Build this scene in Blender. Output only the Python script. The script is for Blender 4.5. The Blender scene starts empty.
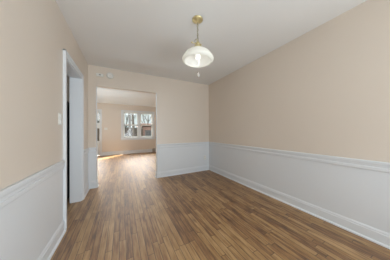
import bpy, bmesh, math, random
from mathutils import Vector, Matrix, Quaternion

random.seed(7)
sc = bpy.context.scene
C = sc.collection

# ------------------------------------------------------------------ camera
F, YAW, PIT, ROL, CH = 140.4, .4808, .0069, -.0076, 1.1152
cam = bpy.data.cameras.new('camera')
cam.sensor_fit = 'HORIZONTAL'
cam.sensor_width = 36
cam.lens = F / 390 * 36
cam.clip_start = .02
camo = bpy.data.objects.new('camera', cam)
C.objects.link(camo)
camo.location = (0, 0, CH)
camo.rotation_euler = (Matrix.Rotation(-YAW, 4, 'Z') @ Matrix.Rotation(math.pi / 2 + PIT, 4, 'X') @ Matrix.Rotation(ROL, 4, 'Z')).to_euler()
sc.camera = camo

SKY_BOOST = 12
# ------------------------------------------------------------------ sky, sun, fill lights, exposure
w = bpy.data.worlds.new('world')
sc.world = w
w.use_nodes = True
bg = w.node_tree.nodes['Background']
# overcast sky: pale near the horizon, an unseen bright band added higher up for floor sheen
_N, _L = w.node_tree.nodes, w.node_tree.links
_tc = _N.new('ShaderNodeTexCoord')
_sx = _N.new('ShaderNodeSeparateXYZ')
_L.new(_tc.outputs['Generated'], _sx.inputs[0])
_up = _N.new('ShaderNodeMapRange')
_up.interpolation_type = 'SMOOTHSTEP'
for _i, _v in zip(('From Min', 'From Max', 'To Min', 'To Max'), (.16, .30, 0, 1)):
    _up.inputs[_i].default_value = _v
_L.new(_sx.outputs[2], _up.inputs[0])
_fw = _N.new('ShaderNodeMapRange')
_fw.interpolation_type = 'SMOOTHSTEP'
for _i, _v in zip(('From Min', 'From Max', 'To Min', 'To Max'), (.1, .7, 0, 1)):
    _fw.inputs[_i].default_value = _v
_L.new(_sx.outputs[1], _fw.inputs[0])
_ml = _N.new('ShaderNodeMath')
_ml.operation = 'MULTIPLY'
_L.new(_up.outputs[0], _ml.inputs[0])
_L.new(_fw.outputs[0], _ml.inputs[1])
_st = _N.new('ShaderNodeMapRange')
for _i, _v in zip(('From Min', 'From Max', 'To Min', 'To Max'), (0, 1, .48, SKY_BOOST)):
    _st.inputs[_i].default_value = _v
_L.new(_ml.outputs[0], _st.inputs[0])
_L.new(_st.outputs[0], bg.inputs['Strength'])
_cm = _N.new('ShaderNodeMix')
_cm.data_type = 'RGBA'
_cm.inputs[6].default_value = (.80, .93, .93, 1)
_cm.inputs[7].default_value = (1, .955, .90, 1)
_L.new(_ml.outputs[0], _cm.inputs[0])
_L.new(_cm.outputs[2], bg.inputs['Color'])

def sun(name, d, strength, angle, col):
    l = bpy.data.lights.new(name, 'SUN')
    l.energy = strength
    l.angle = math.radians(angle)
    l.color = col
    o = bpy.data.objects.new(name, l)
    C.objects.link(o)
    o.rotation_euler = Vector(d).to_track_quat('-Z', 'Y').to_euler()
    return o

def area(name, loc, d, sx, sy, power, col=(1, 1, 1), spread=180):
    l = bpy.data.lights.new(name, 'AREA')
    l.shape = 'RECTANGLE'
    l.size, l.size_y = sx, sy
    l.energy = power
    l.color = col
    l.spread = math.radians(spread)
    o = bpy.data.objects.new(name, l)
    C.objects.link(o)
    o.location = loc
    o.rotation_euler = Vector(d).to_track_quat('-Z', 'Y').to_euler()
    return o

SUN_D = Vector((.76, .65, -.51)).normalized()
sun('sun', SUN_D, 4, .5, (1, .95, .86))
# added spot that boosts the sun's streak through the living room's side window
_sl = bpy.data.lights.new('sunbeam_spot', 'SPOT')
_sl.energy = 85000
_sl.spot_size = math.radians(6)
_sl.spot_blend = .1
_sl.shadow_soft_size = .06
_sl.color = (.93, .97, 1)
_so = bpy.data.objects.new('sunbeam_spot', _sl)
C.objects.link(_so)
_so.location = Vector((-2.42, 5.47, 1.2)) - SUN_D * 12
_so.rotation_euler = SUN_D.to_track_quat('-Z', 'Y').to_euler()
area('dining_fill', (1.0, -1.5, 1.15), (-.24, 1, .18), 2.2, 1.8, 40, (.83, .93, 1))  # added fill for an assumed window behind the camera; the wall there is solid
area('ceiling_fill', (.6, -1.1, .5), (-1.9, 3.8, 1.75), 2.0, 1.0, 5.8, (.83, .935, 1), 110)  # unseen uplight added to brighten the dining room ceiling
area('jamb_fill', (-1.5, .5, 1.5), (.45, 1, 0), 1.2, 1.2, 3.5, (.9, .96, 1))  # added to brighten the door jamb; the kitchen has no window
area('living_ceiling_fill', (-1.55, 5.4, .55), (.12, 0, 1), 1.2, 3.2, 20, (.82, .95, 1))  # faces up out of view, added to lift the living room ceiling
area('floor_sheen_fill', (.2, 4.35, 2.405), (0, .12, -1), 1.5, .8, 12.5, (.92, .95, 1))  # hidden above the opening, no fixture; added for the sheen on the floor
for _n, _p, _sx_, _sy_ in (('window_portal', (.815, 7.97, 1.43), 1.3, 1.25), ('door_portal', (-1.35, 7.97, 1.05), .88, 2.0)):
    area(_n, _p, (0, -1, 0), _sx_, _sy_, 1).data.cycles.is_portal = True

vs = sc.view_settings
vs.view_transform = 'Standard'
vs.look = 'None'
vs.gamma = 1
vs.use_curve_mapping = False
vs.exposure = 0.96
sc.cycles.max_bounces = 10
sc.cycles.diffuse_bounces = 6
sc.cycles.transparent_max_bounces = 12
sc.cycles.use_denoising = True
sc.cycles.sample_clamp_indirect = 4
sc.cycles.caustics_reflective = False
sc.cycles.caustics_refractive = False

# ------------------------------------------------------------------ materials
def mat(name, col, rough=.5, metal=0, spec=.5, **kw):
    m = bpy.data.materials.new(name)
    m.use_nodes = True
    b = m.node_tree.nodes['Principled BSDF']
    b.inputs['Base Color'].default_value = (*col, 1)
    b.inputs['Roughness'].default_value = rough
    b.inputs['Metallic'].default_value = metal
    b.inputs['Specular IOR Level'].default_value = spec
    for k, v in kw.items():
        b.inputs[k.replace('_', ' ')].default_value = v
    return m

def painted(name, col, rough=.5, bump=.02, scale=220, var=.03, spec=.4):
    """paint with a faint roller texture"""
    m = mat(name, col, rough, spec=spec)
    nt = m.node_tree
    N, L = nt.nodes, nt.links
    b = N['Principled BSDF']
    tc = N.new('ShaderNodeTexCoord')
    nz = N.new('ShaderNodeTexNoise')
    nz.inputs['Scale'].default_value = scale
    nz.inputs['Detail'].default_value = 2
    L.new(tc.outputs['Object'], nz.inputs['Vector'])
    bp = N.new('ShaderNodeBump')
    bp.inputs['Strength'].default_value = bump
    bp.inputs['Distance'].default_value = .002
    L.new(nz.outputs['Fac'], bp.inputs['Height'])
    L.new(bp.outputs['Normal'], b.inputs['Normal'])
    n2 = N.new('ShaderNodeTexNoise')
    n2.inputs['Scale'].default_value = 1.3
    n2.inputs['Detail'].default_value = 3
    L.new(tc.outputs['Object'], n2.inputs['Vector'])
    mx = N.new('ShaderNodeMix')
    mx.data_type = 'RGBA'
    mx.inputs[6].default_value = (*[c * (1 - var) for c in col], 1)
    mx.inputs[7].default_value = (*[min(1, c * (1 + var)) for c in col], 1)
    L.new(n2.outputs['Fac'], mx.inputs[0])
    L.new(mx.outputs[2], b.inputs['Base Color'])
    return m

def brick_mat(name, c1, c2, mortar, scale):
    m = mat(name, c1, .9)
    nt = m.node_tree
    N, L = nt.nodes, nt.links
    tc = N.new('ShaderNodeTexCoord')
    mp = N.new('ShaderNodeMapping')
    mp.inputs['Rotation'].default_value = (math.pi / 2, 0, 0)
    L.new(tc.outputs['Object'], mp.inputs['Vector'])
    br = N.new('ShaderNodeTexBrick')
    br.inputs['Color1'].default_value = (*c1, 1)
    br.inputs['Color2'].default_value = (*c2, 1)
    br.inputs['Mortar'].default_value = (*mortar, 1)
    br.inputs['Scale'].default_value = scale
    br.inputs['Mortar Size'].default_value = .02
    L.new(mp.outputs['Vector'], br.inputs['Vector'])
    L.new(br.outputs['Color'], N['Principled BSDF'].inputs['Base Color'])
    return m

def floor_mat():
    m = mat('oak_strip_floor', (.2, .12, .06), .3)
    nt = m.node_tree
    N, L = nt.nodes, nt.links
    b = N['Principled BSDF']
    tc = N.new('ShaderNodeTexCoord')
    sp = N.new('ShaderNodeSeparateXYZ')
    L.new(tc.outputs['Object'], sp.inputs[0])

    def mth(op, a, bb=None, c=None):
        n = N.new('ShaderNodeMath')
        n.operation = op
        for i, v in enumerate((a, bb, c)):
            if v is None:
                continue
            if hasattr(v, 'links'):
                L.new(v, n.inputs[i])
            else:
                n.inputs[i].default_value = v
        return n.outputs[0]

    def wn(dim, x, y=None):
        n = N.new('ShaderNodeTexWhiteNoise')
        if dim == 1:
            n.noise_dimensions = '1D'
            L.new(x, n.inputs['W'])
        else:
            n.noise_dimensions = '2D'
            cb = N.new('ShaderNodeCombineXYZ')
            L.new(x, cb.inputs[0])
            L.new(y, cb.inputs[1])
            L.new(cb.outputs[0], n.inputs['Vector'])
        return n.outputs['Value']
    W = .057
    u = mth('DIVIDE', mth('ADD', sp.outputs[0], 10.0), W)
    row = mth('FLOOR', u)
    fu = mth('SUBTRACT', u, row)
    rr = wn(1, row)
    v = mth('ADD', mth('DIVIDE', mth('ADD', sp.outputs[1], 20.0), .72), mth('MULTIPLY', rr, 9.7))
    col = mth('FLOOR', v)
    fv = mth('SUBTRACT', v, col)
    rnd = wn(2, row, col)
    # grain, stretched along the strips and shifted for every strip
    cb = N.new('ShaderNodeCombineXYZ')
    L.new(mth('MULTIPLY', sp.outputs[0], 60.0), cb.inputs[0])
    L.new(mth('ADD', mth('MULTIPLY', sp.outputs[1], 3.2), mth('MULTIPLY', rnd, 77.0)), cb.inputs[1])
    gr = N.new('ShaderNodeTexNoise')
    gr.inputs['Scale'].default_value = 1
    gr.inputs['Detail'].default_value = 4
    gr.inputs['Roughness'].default_value = .65
    L.new(cb.outputs[0], gr.inputs['Vector'])
    # broad wear patches
    cw = N.new('ShaderNodeCombineXYZ')
    L.new(mth('MULTIPLY', sp.outputs[0], 26.0), cw.inputs[0])
    L.new(mth('ADD', mth('MULTIPLY', sp.outputs[1], 5.0), mth('MULTIPLY', rnd, 31.0)), cw.inputs[1])
    wr = N.new('ShaderNodeTexNoise')
    wr.inputs['Scale'].default_value = 1
    wr.inputs['Detail'].default_value = 3
    L.new(cw.outputs[0], wr.inputs['Vector'])
    val = mth('ADD', mth('ADD', mth('MULTIPLY', rnd, .30), mth('MULTIPLY', gr.outputs['Fac'], .95)), mth('MULTIPLY', wr.outputs['Fac'], .60))
    val = mth('MULTIPLY_ADD', val, 1.2, -.53)
    rp = N.new('ShaderNodeValToRGB')
    e = rp.color_ramp.elements
    e[0].position, e[0].color = .12, (.05, .018, .006, 1)
    e[1].position, e[1].color = .92, (.44, .265, .11, 1)
    for p_, c_ in FLOOR_RAMP:
        k = e.new(p_)
        k.color = (*c_, 1)
    L.new(val, rp.inputs[0])
    # dark seams
    edge = mth('MINIMUM', fu, mth('SUBTRACT', 1.0, fu))
    end = mth('MULTIPLY', mth('MINIMUM', fv, mth('SUBTRACT', 1.0, fv)), .72 / W)
    seam = mth('LESS_THAN', mth('MINIMUM', edge, end), .045)
    mx = N.new('ShaderNodeMix')
    mx.data_type = 'RGBA'
    mx.inputs[7].default_value = (.03, .015, .007, 1)
    L.new(mth('MULTIPLY', seam, .75), mx.inputs[0])
    L.new(rp.outputs[0], mx.inputs[6])
    # knots and dark mineral streaks, scattered sparsely
    ck = N.new('ShaderNodeCombineXYZ')
    L.new(mth('MULTIPLY', sp.outputs[0], 5.5), ck.inputs[0])
    L.new(mth('MULTIPLY', sp.outputs[1], 1.9), ck.inputs[1])
    vo = N.new('ShaderNodeTexVoronoi')
    vo.inputs['Scale'].default_value = 1
    L.new(ck.outputs[0], vo.inputs['Vector'])
    kn = N.new('ShaderNodeMapRange')
    for i_, v_ in zip(('From Min', 'From Max', 'To Min', 'To Max'), (.05, .16, .62, 0)):
        kn.inputs[i_].default_value = v_
    L.new(mth('ADD', vo.outputs['Distance'], mth('MULTIPLY', mth('SUBTRACT', gr.outputs['Fac'], .5), .2)), kn.inputs[0])
    m2 = N.new('ShaderNodeMix')
    m2.data_type = 'RGBA'
    m2.inputs[7].default_value = (.045, .018, .007, 1)
    L.new(kn.outputs[0], m2.inputs[0])
    L.new(mx.outputs[2], m2.inputs[6])
    L.new(m2.outputs[2], b.inputs['Base Color'])
    L.new(mth('ADD', mth('MULTIPLY', gr.outputs['Fac'], .12), FLOOR_ROUGH), b.inputs['Roughness'])
    b.inputs['Specular IOR Level'].default_value = .5
    b.inputs['Coat Weight'].default_value = FLOOR_COAT
    b.inputs['Coat Roughness'].default_value = .56
    b.inputs['Coat IOR'].default_value = 1.65
    bp = N.new('ShaderNodeBump')
    bp.inputs['Strength'].default_value = .12
    bp.inputs['Distance'].default_value = .001
    L.new(mth('SUBTRACT', gr.outputs['Fac'], seam), bp.inputs['Height'])
    L.new(bp.outputs['Normal'], b.inputs['Normal'])
    return m

FLOOR_RAMP = [(.32, (.125, .052, .013)), (.50, (.238, .112, .034)), (.68, (.325, .180, .061))]
FLOOR_ROUGH, FLOOR_COAT = .50, .8

def glass_mat(name, tint=(1, 1, 1), refl=.025):
    m = bpy.data.materials.new(name)
    m.use_nodes = True
    N, L = m.node_tree.nodes, m.node_tree.links
    N.remove(N['Principled BSDF'])
    out = N['Material Output']
    tr = N.new('ShaderNodeBsdfTransparent')
    tr.inputs[0].default_value = (*tint, 1)
    gl = N.new('ShaderNodeBsdfGlossy')
    gl.inputs['Roughness'].default_value = .03
    mx = N.new('ShaderNodeMixShader')
    mx.inputs[0].default_value = refl
    L.new(tr.outputs[0], mx.inputs[1])
    L.new(gl.outputs[0], mx.inputs[2])
    L.new(mx.outputs[0], out.inputs[0])
    return m

def milk_glass(name):
    m = bpy.data.materials.new(name)
    m.use_nodes = True
    N, L = m.node_tree.nodes, m.node_tree.links
    b = N['Principled BSDF']
    b.inputs['Base Color'].default_value = (.93, .94, .93, 1)
    b.inputs['Roughness'].default_value = .15
    b.inputs['Specular IOR Level'].default_value = .6
    tl = N.new('ShaderNodeBsdfTranslucent')
    tl.inputs[0].default_value = (.92, .92, .88, 1)
    mx = N.new('ShaderNodeMixShader')
    mx.inputs[0].default_value = .58
    L.new(b.outputs[0], mx.inputs[1])
    L.new(tl.outputs[0], mx.inputs[2])
    L.new(mx.outputs[0], N['Material Output'].inputs[0])
    return m

def glow(name, col, s):
    m = mat(name, col)
    b = m.node_tree.nodes['Principled BSDF']
    b.inputs['Emission Color'].default_value = (*col, 1)
    b.inputs['Emission Strength'].default_value = s
    return m

M = dict(
    wall=painted('beige_wall_paint', (.715, .638, .556), .36, spec=.5),
    white=painted('white_trim_paint', (.725, .755, .785), .4, .01, var=.015),
    ceil=painted('ceiling_paint', (.80, .80, .79), .8, .02),
    floor=floor_mat(),
    vinyl=mat('white_vinyl', (.78, .80, .79), .4),
    plastic=mat('white_plastic', (.80, .80, .77), .35),
    offwhite=mat('aged_white_plastic', (.66, .65, .58), .4),
    dark=mat('dark_slot', (.05, .045, .04), .6),
    black=mat('black_enamel', (.006, .006, .006), .45, spec=.25),
    blackp=mat('black_plastic', (.01, .01, .01), .6, spec=.2),
    brass=mat('polished_brass', (.80, .70, .40), .33, 1),
    dbrass=mat('aged_brass_chain', (.34, .27, .13), .4, 1),
    glass=glass_mat('window_glass'),
    milk=milk_glass('milk_glass'),
    bulb=glow('lit_bulb_glass', (1, .98, .95), .22),
    chrome=mat('brushed_metal', (.6, .6, .58), .35, 1),
    vent=mat('brown_vent_metal', (.22, .17, .13), .5),
    brick=brick_mat('red_brick', (.13, .066, .055), (.17, .10, .082), (.19, .16, .14), 4.5),
    roof=mat('pink_grey_roof', (.20, .13, .115), .9),
    wood=mat('weathered_fence_wood', (.035, .026, .02), .9),
    bark=mat('grey_bark', (.08, .075, .07), .95),
    bark2=mat('pale_grey_bark', (.15, .165, .16), .95),
    grass=mat('winter_grass', (.05, .048, .03), 1),
    conc=mat('porch_concrete', (.12, .115, .11), .9),
    houseglass=mat('dark_house_glass', (.05, .055, .06), .15),
    postwhite=mat('weathered_white_paint', (.075, .083, .09), .7),
    knob=mat('frosted_acrylic', (.50, .47, .43), .3),
    slate=mat('grey_slate', (.05, .06, .065), .8),
    siding=mat('pale_green_siding', (.16, .19, .175), .8),
)

# ------------------------------------------------------------------ mesh helpers
class MB:
    def __init__(self):
        self.bm = bmesh.new()

    def box(self, x0, x1, y0, y1, z0, z1, bev=0):
        g = bmesh.ops.create_cube(self.bm, size=1)
        vs_ = g['verts']
        for v in vs_:
            v.co = Vector(((x0 + x1) / 2 + v.co.x * (x1 - x0), (y0 + y1) / 2 + v.co.y * (y1 - y0), (z0 + z1) / 2 + v.co.z * (z1 - z0)))
        if bev:
            es = list({e for v in vs_ for e in v.link_edges})
            bmesh.ops.bevel(self.bm, geom=es, offset=bev, segments=2, affect='EDGES', profile=.5)
        return self

    def sweep(self, prof, a, b, out):
        """straight moulding: profile (offset from the wall, height) from a to b, standing off along out"""
        a, b, out = Vector(a), Vector(b), Vector(out)
        ra = [self.bm.verts.new(a + out * o + Vector((0, 0, z))) for o, z in prof]
        rb = [self.bm.verts.new(b + out * o + Vector((0, 0, z))) for o, z in prof]
        n = len(prof)
        for i in range(n):
            self.bm.faces.new((ra[i], ra[(i + 1) % n], rb[(i + 1) % n], rb[i]))
        self.bm.faces.new(ra[::-1])
        self.bm.faces.new(rb)
        return self

    def lathe(self, prof, seg=48, o=(0, 0, 0), axis='Z', close=False, flute=0, nfl=0):
        o = Vector(o)
        rings = []
        for r, z in prof:
            ring = []
            for k in range(seg):
                t = 2 * math.pi * k / seg
                rr = r * (1 + (flute * math.cos(nfl * t) if nfl else 0))
                p = Vector((rr * math.cos(t), rr * math.sin(t), z))
                if axis == 'Y':
                    p = Vector((p.x, p.z, p.y))
                elif axis == 'X':
                    p = Vector((p.z, p.x, p.y))
                ring.append(self.bm.verts.new(o + p))
            rings.append(ring)
        for a, b in zip(rings, rings[1:]):
            for k in range(seg):
                self.bm.faces.new((a[k], a[(k + 1) % seg], b[(k + 1) % seg], b[k]))
        if close:
            self.bm.faces.new(rings[0][::-1])
            self.bm.faces.new(rings[-1])
        return self

    def tube(self, pts, r, seg=8, cyc=False):
        pts = [Vector(p) for p in pts]
        n = len(pts)
        rs = r if isinstance(r, (list, tuple)) else [r] * n
        rings = []
        up = Vector((.31, .21, .93))
        for i, p in enumerate(pts):
            if cyc:
                d = pts[(i + 1) % n] - pts[i - 1]
            else:
                d = pts[min(i + 1, n - 1)] - pts[max(i - 1, 0)]
            d.normalize()
            s = d.cross(up)
            if s.length < .05:
                s = d.cross(Vector((1, 0, 0)))
            s.normalize()
            t = s.cross(d)
            rings.append([self.bm.verts.new(p + (s * math.cos(2 * math.pi * k / seg) + t * math.sin(2 * math.pi * k / seg)) * rs[i]) for k in range(seg)])
        pairs = list(zip(rings, rings[1:])) + ([(rings[-1], rings[0])] if cyc else [])
        for a, b in pairs:
            for k in range(seg):
                self.bm.faces.new((a[k], a[(k + 1) % seg], b[(k + 1) % seg], b[k]))
        if not cyc:
            self.bm.faces.new(rings[0][::-1])
            self.bm.faces.new(rings[-1])
        return self

    def build(self, name, m, parent=None, smooth=False, kind=None):
        bmesh.ops.recalc_face_normals(self.bm, faces=self.bm.faces)
        me = bpy.data.meshes.new(name)
        self.bm.to_mesh(me)
        self.bm.free()
        me.materials.append(m)
        if smooth:
            for p in me.polygons:
                p.use_smooth = True
        o = bpy.data.objects.new(name, me)
        C.objects.link(o)
        if parent:
            o.parent = parent
        if kind:
            o['kind'] = kind
        return o

S = 'structure'

def thing(name, label, cat, loc, rz=0, group=None):
    o = bpy.data.objects.new(name, None)
    C.objects.link(o)
    o.empty_display_size = .1
    o.location = loc
    o.rotation_euler = (0, 0, rz)
    o['label'] = label
    o['category'] = cat
    if group:
        o['group'] = group
    return o

# ------------------------------------------------------------------ room shell
XL, XR, YB, YF, YN, H = -.586, 2.234, 3.41, 7.78, -1.62, 2.44
TW, TB = .137, .11                     # wall thicknesses
KX = -2.7                              # kitchen's far side
LX = -2.35                             # living room's left side
DY0, DY1, DZ = 2.146, 2.87, 1.985     # doorway to the kitchen
OX0, OX1, OZ = -.455, .752, 2.036      # opening to the living room
WX0, WX1, WZ0, WZ1 = .055, 1.50, .775, 2.115   # living room window hole
FX0, FX1, FZ = -1.80, -.90, 2.06       # front door hole

MB().box(KX - .2, XR + .2, YN - .2, YF + .2, -.06, 0).build('floor', M['floor'], kind=S)
MB().box(KX - .2, XR + .2, YN - .2, YF + .2, H, H + .06).build('ceiling', M['ceil'], kind=S)

b = MB()
b.box(XL - TW, XL, YN - .15, DY0, 0, H)
b.box(XL - TW, XL, DY1, YB, 0, H)
b.box(XL - TW, XL, DY0, DY1, DZ, H)
b.build('wall_left', M['wall'], kind=S)
MB().box(XR, XR + TW, YN - .15, YF + .15, 0, H).build('wall_right', M['wall'], kind=S)
MB().box(XL, XR, YN - .15, YN, 0, H).build('wall_front', M['wall'], kind=S)
b = MB()
b.box(KX, OX0, YB, YB + TB, 0, H)
b.box(OX1, XR, YB, YB + TB, 0, H)
b.box(OX0, OX1, YB, YB + TB, OZ, H)
b.build('wall_back', M['wall'], kind=S)
b = MB()
yo = YF + .2
b.box(LX - .15, FX0, YF, yo, 0, H)
b.box(FX1, WX0, YF, yo, 0, H)
b.box(WX1, XR, YF, yo, 0, H)
b.box(FX0, FX1, YF, yo, FZ, H)
b.box(WX0, WX1, YF, yo, 0, WZ0)
b.box(WX0, WX1, YF, yo, WZ1, H)
b.build('wall_far', M['wall'], kind=S)
# living room's left wall, with the narrow window the sun comes through
SY0, SY1, SZ0, SZ1 = 5.22, 5.72, .86, 1.62
b = MB()
x0, x1 = LX - .15, LX
b.box(x0, x1, YB + TB, SY0, 0, H)
b.box(x0, x1, SY1, YF, 0, H)
b.box(x0, x1, SY0, SY1, 0, SZ0)
b.box(x0, x1, SY0, SY1, SZ1, H)
b.build('wall_living_left', M['wall'], kind=S)
b = MB()
b.box(KX - .15, KX, .2, YB + TB, 0, H)
b.build('wall_kitchen_left', M['wall'], kind=S)
MB().box(KX, XL - TW, .2, .35, 0, H).build('wall_kitchen_front', M['wall'], kind=S)

# ------------------------------------------------------------------ wainscot, chair rails, baseboards
RAIL = [(0, .705), (.009, .705), (.016, .709), (.018, .716), (.018, .741), (.012, .745), (.012, .751), (.018, .755), (.0185, .765), (.021, .772), (.023, .780), (.023, .797), (.019, .803), (0, .803)]
BASE = [(0, 0), (.029, 0), (.028, .010), (.022, .019), (.016, .022), (.016, .104), (.012, .110), (.013, .118), (.008, .132), (.004, .138), (0, .138)]
CAS = .10                             # casing width
CY0, CY1 = DY0 - .068, DY1 + .042

wz0, wz1, wt = .02, .75, .005
MB().box(XR - wt, XR, YN, YB, wz0, wz1).build('trim_1', M['white'], kind=S)
b = MB()
b.box(XL, XL + wt, YN, CY0, wz0, wz1)
b.box(XL, XL + wt, CY1, YB, wz0, wz1)
b.build('trim_2', M['white'], kind=S)
b = MB()
b.box(XL, OX0, YB - wt, YB, wz0, wz1)
b.box(OX1, XR, YB - wt, YB, wz0, wz1)
b.build('trim_3', M['white'], kind=S)
MB().sweep(RAIL, (XR, YN, 0), (XR, YB, 0), (-1, 0, 0)).build('trim_4', M['white'], kind=S)
b = MB()
b.sweep(RAIL, (XL, YN, 0), (XL, CY0, 0), (1, 0, 0))
b.sweep(RAIL, (XL, CY1, 0), (XL, YB, 0), (1, 0, 0))
b.build('trim_5', M['white'], kind=S)
b = MB()
b.sweep(RAIL, (XL, YB, 0), (OX0, YB, 0), (0, -1, 0))
b.sweep(RAIL, (OX1, YB, 0), (XR, YB, 0), (0, -1, 0))
b.build('trim_6', M['white'], kind=S)
MB().sweep(BASE, (XR, YN, 0), (XR, YB, 0), (-1, 0, 0)).build('baseboard_right', M['white'], kind=S)
b = MB()
b.sweep(BASE, (XL, YN, 0), (XL, CY0, 0), (1, 0, 0))
b.sweep(BASE, (XL, CY1, 0), (XL, YB, 0), (1, 0, 0))
b.build('baseboard_left', M['white'], kind=S)
b = MB()
b.sweep(BASE, (XL, YB, 0), (OX0 + .016, YB, 0), (0, -1, 0))
b.sweep(BASE, (OX1 - .016, YB, 0), (XR, YB, 0), (0, -1, 0))
b.sweep(BASE, (OX0, YB - .01, 0), (OX0, YB + TB + .01, 0), (1, 0, 0))
b.sweep(BASE, (OX1, YB - .01, 0), (OX1, YB + TB + .01, 0), (-1, 0, 0))
b.build('baseboard_back', M['white'], kind=S)
# painted lining of the opening
b = MB()
b.box(OX0, OX0 + .006, YB + .002, YB + TB, 0, OZ)
b.box(OX1 - .006, OX1, YB + .002, YB + TB, 0, OZ)
b.build('trim_7', M['white'], kind=S)
FBASE = [(o, z * 1.22) for o, z in BASE]
b = MB()
b.sweep(FBASE, (LX, YF, 0), (FX0 - .09, YF, 0), (0, -1, 0))
b.sweep(FBASE, (FX1 + .09, YF, 0), (XR, YF, 0), (0, -1, 0))
b.build('baseboard_far', M['white'], kind=S)
MB().sweep(FBASE, (XR, YB + TB, 0), (XR, YF, 0), (-1, 0, 0)).build('baseboard_living_right', M['white'], kind=S)
b = MB()
b.sweep(FBASE, (OX1, YB + TB, 0), (XR, YB + TB, 0), (0, 1, 0))
b.sweep(FBASE, (LX, YB + TB, 0), (OX0, YB + TB, 0), (0, 1, 0))
b.build('baseboard_living_near', M['white'], kind=S)
MB().sweep(FBASE, (LX, YB + TB, 0), (LX, YF, 0), (1, 0, 0)).build('baseboard_living_left', M['white'], kind=S)

# ------------------------------------------------------------------ doorway to the kitchen: jamb and casing
b = MB()
b.box(XL - TW - .002, XL + .002, DY0 - .001, DY0 + .014, 0, DZ)
b.box(XL - TW - .002, XL + .002, DY1 - .014, DY1 + .001, 0, DZ)
b.box(XL - TW - .002, XL + .002, DY0, DY1, DZ - .014, DZ + .001)
d1 = b.build('door_1', M['white'], kind=S)
b = MB()
ct = .018
CH_ = DZ + .066
for y0, y1 in ((CY0, DY0 + .004), (DY1 - .004, CY1)):
    b.box(XL, XL + ct, y0, y1, 0, CH_, .004)
b.box(XL, XL + ct + .001, CY0, CY1, DZ - .004, CH_, .004)
# raised back band round the outside
b.box(XL, XL + ct + .010, CY0 - .002, CY0 + .018, 0, CH_ + .002, .004)
b.box(XL, XL + ct + .010, CY1 - .018, CY1 + .002, 0, CH_ + .002, .004)
b.box(XL, XL + ct + .010, CY0 - .002, CY1 + .002, CH_ - .018, CH_ + .002, .004)
b.build('casing', M['white'], d1)
b = MB()
b.box(XL - TW - ct, XL - TW, CY0, DY0 + .004, 0, CH_, .004)
b.box(XL - TW - ct, XL - TW, CY0, DY1, DZ - .004, CH_, .004)
b.build('kitchen_casing', M['white'], d1)

# ------------------------------------------------------------------ front door (glazed storm door)
b = MB()
for x0, x1 in ((FX0, FX0 + .02), (FX1 - .012, FX1)):
    b.box(x0, x1, YF, YF + .2, 0, FZ)
b.box(FX0, FX1, YF, YF + .2, FZ - .02, FZ)
d2 = b.build('door_2', M['vinyl'], kind=S)
b = MB()
b.box(FX0 - .09, FX0 + .005, YF - .02, YF, 0, FZ + .09, .005)
b.box(FX1 - .005, FX1 + .082, YF - .02, YF, 0, FZ + .09, .005)
b.box(FX0 - .09, FX1 + .082, YF - .021, YF, FZ - .005, FZ + .09, .005)
b.build('casing', M['white'], d2)
b = MB()
ly0, ly1 = YF + .10, YF + .135
lx0, lx1 = FX0 + .022, FX1 - .014
b.box(lx0, lx0 + .06, ly0, ly1, .02, FZ - .025)
b.box(lx1 - .012, lx1, ly0, ly1, .02, FZ - .025)
b.box(lx0, lx1, ly0, ly1, FZ - .10, FZ - .025)
b.box(lx0, lx1, ly0, ly1, .02, .68)
b.box(lx0, lx1, ly0, ly1, 1.27, 1.53)
lf = b.build('storm_door', M['vinyl'], d2)
MB().box(lx0 + .05, lx1 - .01, ly0 + .012, ly0 + .018, .67, 1.28).build('pane', M['glass'], lf)
MB().box(lx0 + .05, lx1 - .01, ly0 + .012, ly0 + .018, 1.52, FZ - .09).build('pane', M['glass'], lf)
MB().box(lx0 + .015, lx0 + .04, ly0 - .05, ly0 - .03, 1.0, 1.12, .006).box(lx0 + .02, lx0 + .035, ly0 - .04, ly0, 1.04, 1.06).build('handle', M['chrome'], lf)

# ------------------------------------------------------------------ living room window: two double-hung units
b = MB()
fr = .035
b.box(WX0, WX0 + fr, YF + .02, YF + .2, WZ0, WZ1)
b.box(WX1 - fr, WX1, YF + .02, YF + .2, WZ0, WZ1)
b.box(WX0, WX1, YF + .02, YF + .2, WZ1 - fr, WZ1)
b.box(WX0, WX1, YF + .02, YF + .2, WZ0, WZ0 + fr)
xm = (WX0 + WX1) / 2 + .03
b.box(xm - .05, xm + .05, YF + .0, YF + .2, WZ0, WZ1)
w1 = b.build('window_1', M['vinyl'], kind=S)
b = MB()
b.box(WX0 - .085, WX0 + .005, YF - .02, YF, WZ0 - .02, WZ1 + .062, .004)
b.box(WX1 - .005, WX1 + .085, YF - .02, YF, WZ0 - .02, WZ1 + .062, .004)
b.box(WX0 - .085, WX1 + .085, YF - .021, YF, WZ1 - .005, WZ1 + .062, .004)
b.box(xm - .055, xm + .055, YF - .018, YF + .02, WZ0, WZ1, .004)
b.build('casing', M['white'], w1)
MB().box(WX0 - .10, WX1 + .10, YF - .045, YF + .02, WZ0 - .022, WZ0 + .004, .005).build('window_sill', M['white'], w1)
MB().box(WX0 - .085, WX1 + .085, YF - .016, YF, WZ0 - .09, WZ0 - .022, .004).build('apron', M['white'], w1)
zm = 1.44
def sash(x0, x1, y0, z0, z1, rail):
    q = MB()
    st, th = .042, .03
    q.box(x0, x0 + st, y0, y0 + th, z0, z1)
    q.box(x1 - st, x1, y0, y0 + th, z0, z1)
    q.box(x0, x1, y0, y0 + th, z1 - (rail if z1 < 1.6 else .045), z1)
    q.box(x0, x1, y0, y0 + th, z0, z0 + (.055 if z0 < 1 else rail))
    s = q.build('sash', M['vinyl'], w1)
    MB().box(x0 + .03, x1 - .03, y0 + .012, y0 + .017, z0 + .03, z1 - .03).build('pane', M['glass'], s)
    return s
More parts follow.
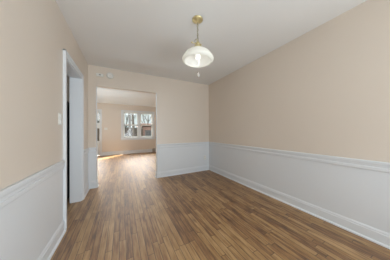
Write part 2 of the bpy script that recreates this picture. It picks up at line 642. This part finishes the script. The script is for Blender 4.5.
for x0, x1 in ((WX0 + fr, xm - .05), (xm + .05, WX1 - fr)):
    sash(x0, x1, YF + .11, zm - .028, WZ1 - fr, .055)
    s = sash(x0, x1, YF + .07, WZ0 + fr, zm + .03, .06)
    MB().box((x0 + x1) / 2 - .03, (x0 + x1) / 2 + .03, YF + .06, YF + .085, zm + .03, zm + .044, .003).build('sash_lock', M['plastic'], s)

# the narrow side window
b = MB()
b.box(LX - .15, LX, SY0, SY0 + .03, SZ0, SZ1)
b.box(LX - .15, LX, SY1 - .03, SY1, SZ0, SZ1)
b.box(LX - .15, LX, SY0, SY1, SZ1 - .03, SZ1)
b.box(LX - .15, LX, SY0, SY1, SZ0, SZ0 + .03)
b.box(LX - .10, LX - .06, (SY0 + SY1) / 2 - .015, (SY0 + SY1) / 2 + .015, SZ0, SZ1)
w2 = b.build('window_2', M['vinyl'], kind=S)
MB().box(LX - .085, LX - .08, SY0 + .02, SY1 - .02, SZ0 + .02, SZ1 - .02).build('pane', M['glass'], w2)

# ------------------------------------------------------------------ pendant lamp
PX, PY = .803, 1.453
t = thing('pendant_lamp', 'brass pendant lamp with a white bell glass shade hanging from the ceiling on a chain', 'lamp', (PX, PY, H))
MB().lathe([(.0, 0), (.064, 0), (.064, -.006), (.060, -.012), (.045, -.018), (.028, -.026), (.016, -.034), (.010, -.040), (0, -.040)], 40).build('canopy', M['brass'], t, True)
# loop under the canopy and chain of oval links
b = MB()
def link(z, rot, hl=.0165, hw=.0085, r=.0024):
    pts = []
    for k in range(16):
        a = 2 * math.pi * k / 16
        x, zz = hw * math.cos(a), hl * math.sin(a)
        pts.append((x * math.cos(rot), x * math.sin(rot), z + zz))
    b.tube(pts, r, 6, True)
z = -.050
k = 0
while z > -.236:
    link(z, .5 + (k % 2) * math.pi / 2)
    z -= .0265
    k += 1
b.build('chain', M['dbrass'], t, True)
pts = [(.004 * math.sin(i * 1.1), .004 * math.cos(i * 1.3), -.035 - i * .0185) for i in range(14)]
MB().tube(pts, .0022, 6).build('cord', M['offwhite'], t, True)
# fitter: loop, neck, gallery that grips the glass
b = MB()
b.tube([(.013 * math.cos(a * math.pi / 8), 0, -.254 + .015 * math.sin(a * math.pi / 8)) for a in range(16)], .003, 6, True)
b.lathe([(0, -.264), (.010, -.264), (.014, -.269), (.012, -.275), (.022, -.279), (.028, -.287), (.029, -.306), (.025, -.312), (.034, -.318), (.050, -.330), (.053, -.350), (.050, -.352), (.045, -.338), (0, -.335)], 32)
b.build('fitter', M['brass'], t, True)
for k in range(3):
    a = 2.6 + k * 2 * math.pi / 3
    c_, s_ = math.cos(a), math.sin(a)
    q = MB().tube([(.050 * c_, .050 * s_, -.343), (.072 * c_, .072 * s_, -.343)], .003, 8)
    q.tube([(.070 * c_, .070 * s_, -.343), (.080 * c_, .080 * s_, -.343)], .008, 10)
    q.build('thumb_screw', M['brass'], t, True)
# key switch on the left of the neck
rt = Vector((math.cos(YAW), -math.sin(YAW), 0))
p0, p1, p2 = -rt * .022, -rt * .055, -rt * .078
q = MB().tube([(p0.x, p0.y, -.290), (p1.x, p1.y, -.278)], .0045, 8)
q.tube([(p1.x, p1.y, -.278), (p1.x * 1.15, p1.y * 1.15, -.274), (p2.x, p2.y, -.270)], [.005, .011, .006], 10)
q.build('switch_key', M['brass'], t, True)
b = MB()
b.tube([(-.012 * rt.x, -.012 * rt.y, -.232), (-.03 * rt.x, -.03 * rt.y, -.245), (-.036 * rt.x, -.036 * rt.y, -.262), (-.024 * rt.x, -.024 * rt.y, -.284)], .003, 8)
b.build('cord_loop', M['dbrass'], t, True)
# bell shade: outside and inside skins
outer = [(.046, -.345), (.058, -.352), (.085, -.367), (.115, -.386), (.141, -.406), (.157, -.424), (.165, -.440), (.168, -.447), (.175, -.451), (.181, -.461), (.185, -.473), (.1855, -.481), (.182, -.490), (.174, -.497), (.163, -.501), (.156, -.501)]
inner = [(.154, -.498), (.158, -.494), (.169, -.490), (.176, -.483), (.178, -.475), (.174, -.462), (.168, -.455), (.160, -.444), (.151, -.427), (.136, -.411), (.111, -.392), (.082, -.373), (.056, -.358), (.044, -.350)]
MB().lathe(outer + inner, 96).build('shade', M['milk'], t, True)
MB().lathe([(0, -.336), (.019, -.336), (.019, -.385), (.016, -.392), (0, -.392)], 24).build('socket', M['plastic'], t, True)
bl = MB().lathe([(0, -.388), (.013, -.390), (.014, -.400), (.018, -.412), (.026, -.428), (.030, -.444), (.028, -.458), (.020, -.469), (.010, -.475), (0, -.4765)], 28).build('bulb', M['bulb'], t, True)
b = MB()
pcx, pcy = .024, .0
MB().tube([(.018, 0, -.380), (.024, 0, -.384), (pcx, pcy, -.40), (pcx * .6, pcy, -.50), (.004, 0, -.64)], .0012, 6).build('pull_chain', M['plastic'], t, True)
MB().lathe([(0, -.636), (.006, -.638), (.012, -.648), (.0165, -.662), (.0165, -.674), (.011, -.685), (0, -.689)], 20, (.004, 0, 0)).build('pull_knob', M['knob'], t, True)
pl = bpy.data.lights.new('bulb_light', 'POINT')
pl.energy = .34
pl.color = (1, .97, .92)
pl.shadow_soft_size = .03
plo = bpy.data.objects.new('bulb_light', pl)
C.objects.link(plo)
plo.parent = t
plo.location = (0, 0, -.505)

# ------------------------------------------------------------------ small things on the walls
# smoke detector
t = thing('smoke_detector', 'round white smoke detector high on the wall above the opening', 'smoke detector', (-.213, YB, 2.281))
MB().lathe([(0, 0), (.066, 0), (.066, -.010), (.063, -.012), (0, -.012)], 40, axis='Y').build('base', M['offwhite'], t, True)
MB().lathe([(.058, -.012), (.060, -.020), (.058, -.032), (.050, -.038), (.030, -.041), (.026, -.038), (.022, -.041), (0, -.042)], 40, axis='Y').build('cover', M['plastic'], t, True)
MB().lathe([(0, -.041), (.009, -.041), (.009, -.045), (0, -.046)], 16, (.012, 0, -.014), axis='Y').build('test_button', M['offwhite'], t, True)
b = MB()
for k in range(16):
    a = 2 * math.pi * k / 16
    b.box(.046 * math.cos(a) - .003, .046 * math.cos(a) + .003, -.0395, -.036, .046 * math.sin(a) - .003, .046 * math.sin(a) + .003)
b.build('vent_slots', M['dark'], t)
# oblong alarm beside it
t = thing('wall_alarm', 'small oblong white alarm with a dark centre left of the round detector', 'alarm', (-.390, YB, 2.262))
MB().box(-.064, .064, -.010, 0, -.032, .032, .004).build('back_plate', M['offwhite'], t)
MB().box(-.058, .058, -.030, -.010, -.027, .027, .007).build('cover', M['plastic'], t)
b = MB()
for k in range(5):
    b.box(-.012, .020, -.0315, -.0295, -.012 + k * .0055, -.009 + k * .0055)
b.build('grille', M['dark'], t)
MB().lathe([(0, -.030), (.005, -.030), (.005, -.033), (0, -.033)], 14, (-.036, 0, 0), axis='Y').build('test_button', M['offwhite'], t, True)

# light switches on the left wall
t = thing('light_switch', 'white plate of two stacked switches on the beige left wall beside the doorway', 'light switch', (XL, 1.992, 1.252))
MB().box(0, .006, -.038, .038, -.062, .062, .0025).build('plate', M['plastic'], t)
for zc in (.028, -.028):
    q = MB().box(.005, .013, -.018, .018, zc - .022, zc + .022, .003)
    q.build('rocker', M['plastic'], t)
    
for zc in (.055, 0, -.055):
    MB().lathe([(0, .006), (.003, .006), (.002, .0075), (0, .008)], 10, (0, 0, zc), axis='X').build('screw', M['chrome'], t, True)
# light switch in the living room
t = thing('light_switch', 'white double light switch on the far living room wall beside the front door', 'light switch', (-.66, YF, 1.25))
MB().box(-.066, .066, -.006, 0, -.054, .054, .0025).build('plate', M['plastic'], t)
for xc in (-.024, .024):
    MB().box(xc - .006, xc + .006, -.016, -.005, -.004, .012, .002).build('toggle', M['plastic'], t)
# outlet
t = thing('wall_outlet', 'white electrical outlet low on the white wainscot of the back wall', 'outlet', (2.085, YB - wt, .362))
MB().box(-.036, .036, -.006, 0, -.058, .058, .0025).build('plate', M['plastic'], t)
for zc in (.024, -.024):
    o = MB().box(-.016, .016, -.008, -.005, zc - .014, zc + .014, .003).build('receptacle', M['plastic'], t)
    q = MB()
    q.box(-.008, -.005, -.0085, -.007, zc - .003, zc + .007)
    q.box(.005, .008, -.0085, -.007, zc - .003, zc + .007)
    q.build('slots', M['dark'], o)
# brown vent cover at the foot of the far wall
t = thing('wall_vent', 'small brown vent cover at the foot of the far wall below the window', 'vent', (1.53, YF - .038, 0))
MB().box(-.075, .075, -.014, 0, .0, .19, .003).build('frame', M['vent'], t)
for k in range(7):
    MB().box(-.058, .058, -.020, -.013, .026 + k * .022, .036 + k * .022, .002).build('slat', M['offwhite'], t)

# ------------------------------------------------------------------ black fridge in the kitchen
FRX1, FRX0, FRY0, FRY1 = -.775, -1.50, 2.80, 3.38
t = thing('refrigerator', 'black refrigerator seen edge-on through the left doorway', 'refrigerator', ((FRX0 + FRX1) / 2, (FRY0 + FRY1) / 2, 0))
hw, hd = (FRX1 - FRX0) / 2, (FRY1 - FRY0) / 2
MB().box(-hw, hw, -hd + .06, hd, .03, 1.61, .008).build('body', M['black'], t)
for (z0, z1) in ((.09, 1.10), (1.115, 1.61)):
    d_ = MB().box(-hw, hw, -hd, -hd + .055, z0, z1, .012).build('door', M['black'], t)
    MB().box(-hw + .05, -hw + .075, -hd - .045, -hd - .025, (z0 + .5 if z0 < 1 else z0 + .03), z1 - .06, .006).box(-hw + .052, -hw + .073, -hd - .04, -hd, z1 - .1, z1 - .08).build('handle', M['blackp'], d_)
for sx in (-1, 1):
    for sy in (-1, 1):
        MB().lathe([(0, 0), (.022, 0), (.022, .032), (0, .032)], 12, (sx * (hw - .05), sy * (hd - .1), 0)).build('foot', M['blackp'], t)

# ------------------------------------------------------------------ outside, seen through the window and the glazed door
GZ = -.75
MB().box(-30, 40, YF + 2.2, 60, GZ - .1, GZ).build('ground', M['grass'], kind=S)
MB().box(-6, 8, YF + .2, YF + 2.2, GZ - .1, -.03).build('porch_slab', M['conc'], kind=S)
# white porch post
t = thing('porch_post', 'square white porch post outside the left half of the window', 'post', (.42, 9.25, -.03))
MB().box(-.065, .065, -.065, .065, 0, 2.75, .006).build('shaft', M['postwhite'], t)
MB().box(-.09, .09, -.09, .09, 0, .16, .008).build('base', M['postwhite'], t)
MB().box(-.09, .09, -.09, .09, 2.62, 2.75, .008).build('capital', M['postwhite'], t)
# board fence
t = thing('board_fence', 'dark weathered board fence across the yard outside the window', 'fence', (.8, 14.0, GZ))
b = MB()
for k in range(40):
    x = -5.2 + k * .155
    b.box(x, x + .145, -.012, .012, .05, 2.22 + .03 * math.sin(k * 2.1))
b.build('boards', M['wood'], t)
MB().box(-5.2, 1.0, .012, .06, .5, .6).box(-5.2, 1.0, .012, .06, 1.7, 1.8).build('rails', M['wood'], t)
for k in range(4):
    x = -5.1 + k * 2.0
    MB().box(x - .06, x + .06, .06, .16, 0, 2.35, .01).build('post', M['wood'], t)
# brick garage behind the right half of the window
t = thing('brick_garage', 'low red brick garage outside behind the right half of the window', 'building', (4.2, 17.5, GZ))
MB().box(-2.4, 3.2, -2, 2, 0, 2.45).build('wall', M['brick'], t)
MB().box(-2.55, 3.35, -2.2, 2.2, 2.45, 2.68, .03).build('roof', M['roof'], t)
MB().box(-1.95, -1.45, -2.04, -1.98, .9, 1.9).build('window', M['houseglass'], t)
MB().box(-2.05, -1.35, -2.06, -2.0, .8, .9).box(-2.05, -1.35, -2.06, -2.0, 1.9, 2.0).box(-2.05, -1.95, -2.06, -2.0, .8, 2.0).box(-1.45, -1.35, -2.06, -2.0, .8, 2.0).build('window_frame', M['postwhite'], t)
# pale house far to the left, seen through the front door
t = thing('pale_house', 'pale green house across the street seen through the glazed front door', 'house', (-4.2, 24, GZ))
MB().box(-3.5, 3.0, -3, 3, 0, 3.2).build('wall', M['siding'], t)
q = MB()
v = [q.bm.verts.new(c) for c in ((-3.8, -3.4, 3.2), (3.3, -3.4, 3.2), (3.3, 3.4, 3.2), (-3.8, 3.4, 3.2), (-3.8, 0, 5.0), (3.3, 0, 5.0))]
for f_ in ((0, 1, 5, 4), (2, 3, 4, 5), (0, 4, 3), (1, 2, 5), (3, 2, 1, 0)):
    q.bm.faces.new([v[i] for i in f_])
q.build('roof', M['slate'], t)
for x in (-1.9, .1, 1.7):
    MB().box(x - .45, x + .45, -3.05, -2.98, 1.0, 2.4).build('window', M['houseglass'], t)

def bare_tree(label, loc, h, r0, seed, m, spread=.5, levels=4):
    rnd = random.Random(seed)
    tt = thing('bare_tree', label, 'tree', loc)
    trunk, twigs = MB(), MB()
    def grow(p, d, ln, r, lv):
        q = trunk if lv == 0 else twigs
        pts, rs = [p], [r]
        for i in range(4):
            d = (d + Vector((rnd.uniform(-.12, .12), rnd.uniform(-.12, .12), .03))).normalized()
            p = p + d * ln / 4
            pts.append(p)
            rs.append(r * (1 - .11 * (i + 1)))
        q.tube(pts, rs, 7 if lv < 2 else 5)
        if lv < levels:
            for k in range(3 if lv else 5):
                i = rnd.choice((2, 3, 4)) if lv else rnd.choice((2, 3, 4, 4))
                az = rnd.uniform(0, 6.283)
                s = Vector((math.cos(az), math.sin(az), rnd.uniform(.1, .7)))
                grow(pts[i], (d + s * spread * 1.6).normalized(), ln * rnd.uniform(.5, .68), rs[i] * .6, lv + 1)
    grow(Vector((0, 0, 0)), Vector((0, 0, 1)), h * .5, r0, 0)
    trunk.build('trunk', m, tt, True)
    twigs.build('branches', m, tt, True)
    return tt
bare_tree('dark bare tree trunk standing just beyond the left half of the window', (1.02, 12.6, GZ), 9, .13, 3, M['bark'])
bare_tree('pale bare tree whose twigs cross the upper right window pane', (3.1, 20.5, GZ), 8.5, .16, 11, M['bark2'], .6)
bare_tree('pale bare tree far behind the fence at the left of the window', (.2, 27, GZ), 10, .17, 23, M['bark2'], .6)
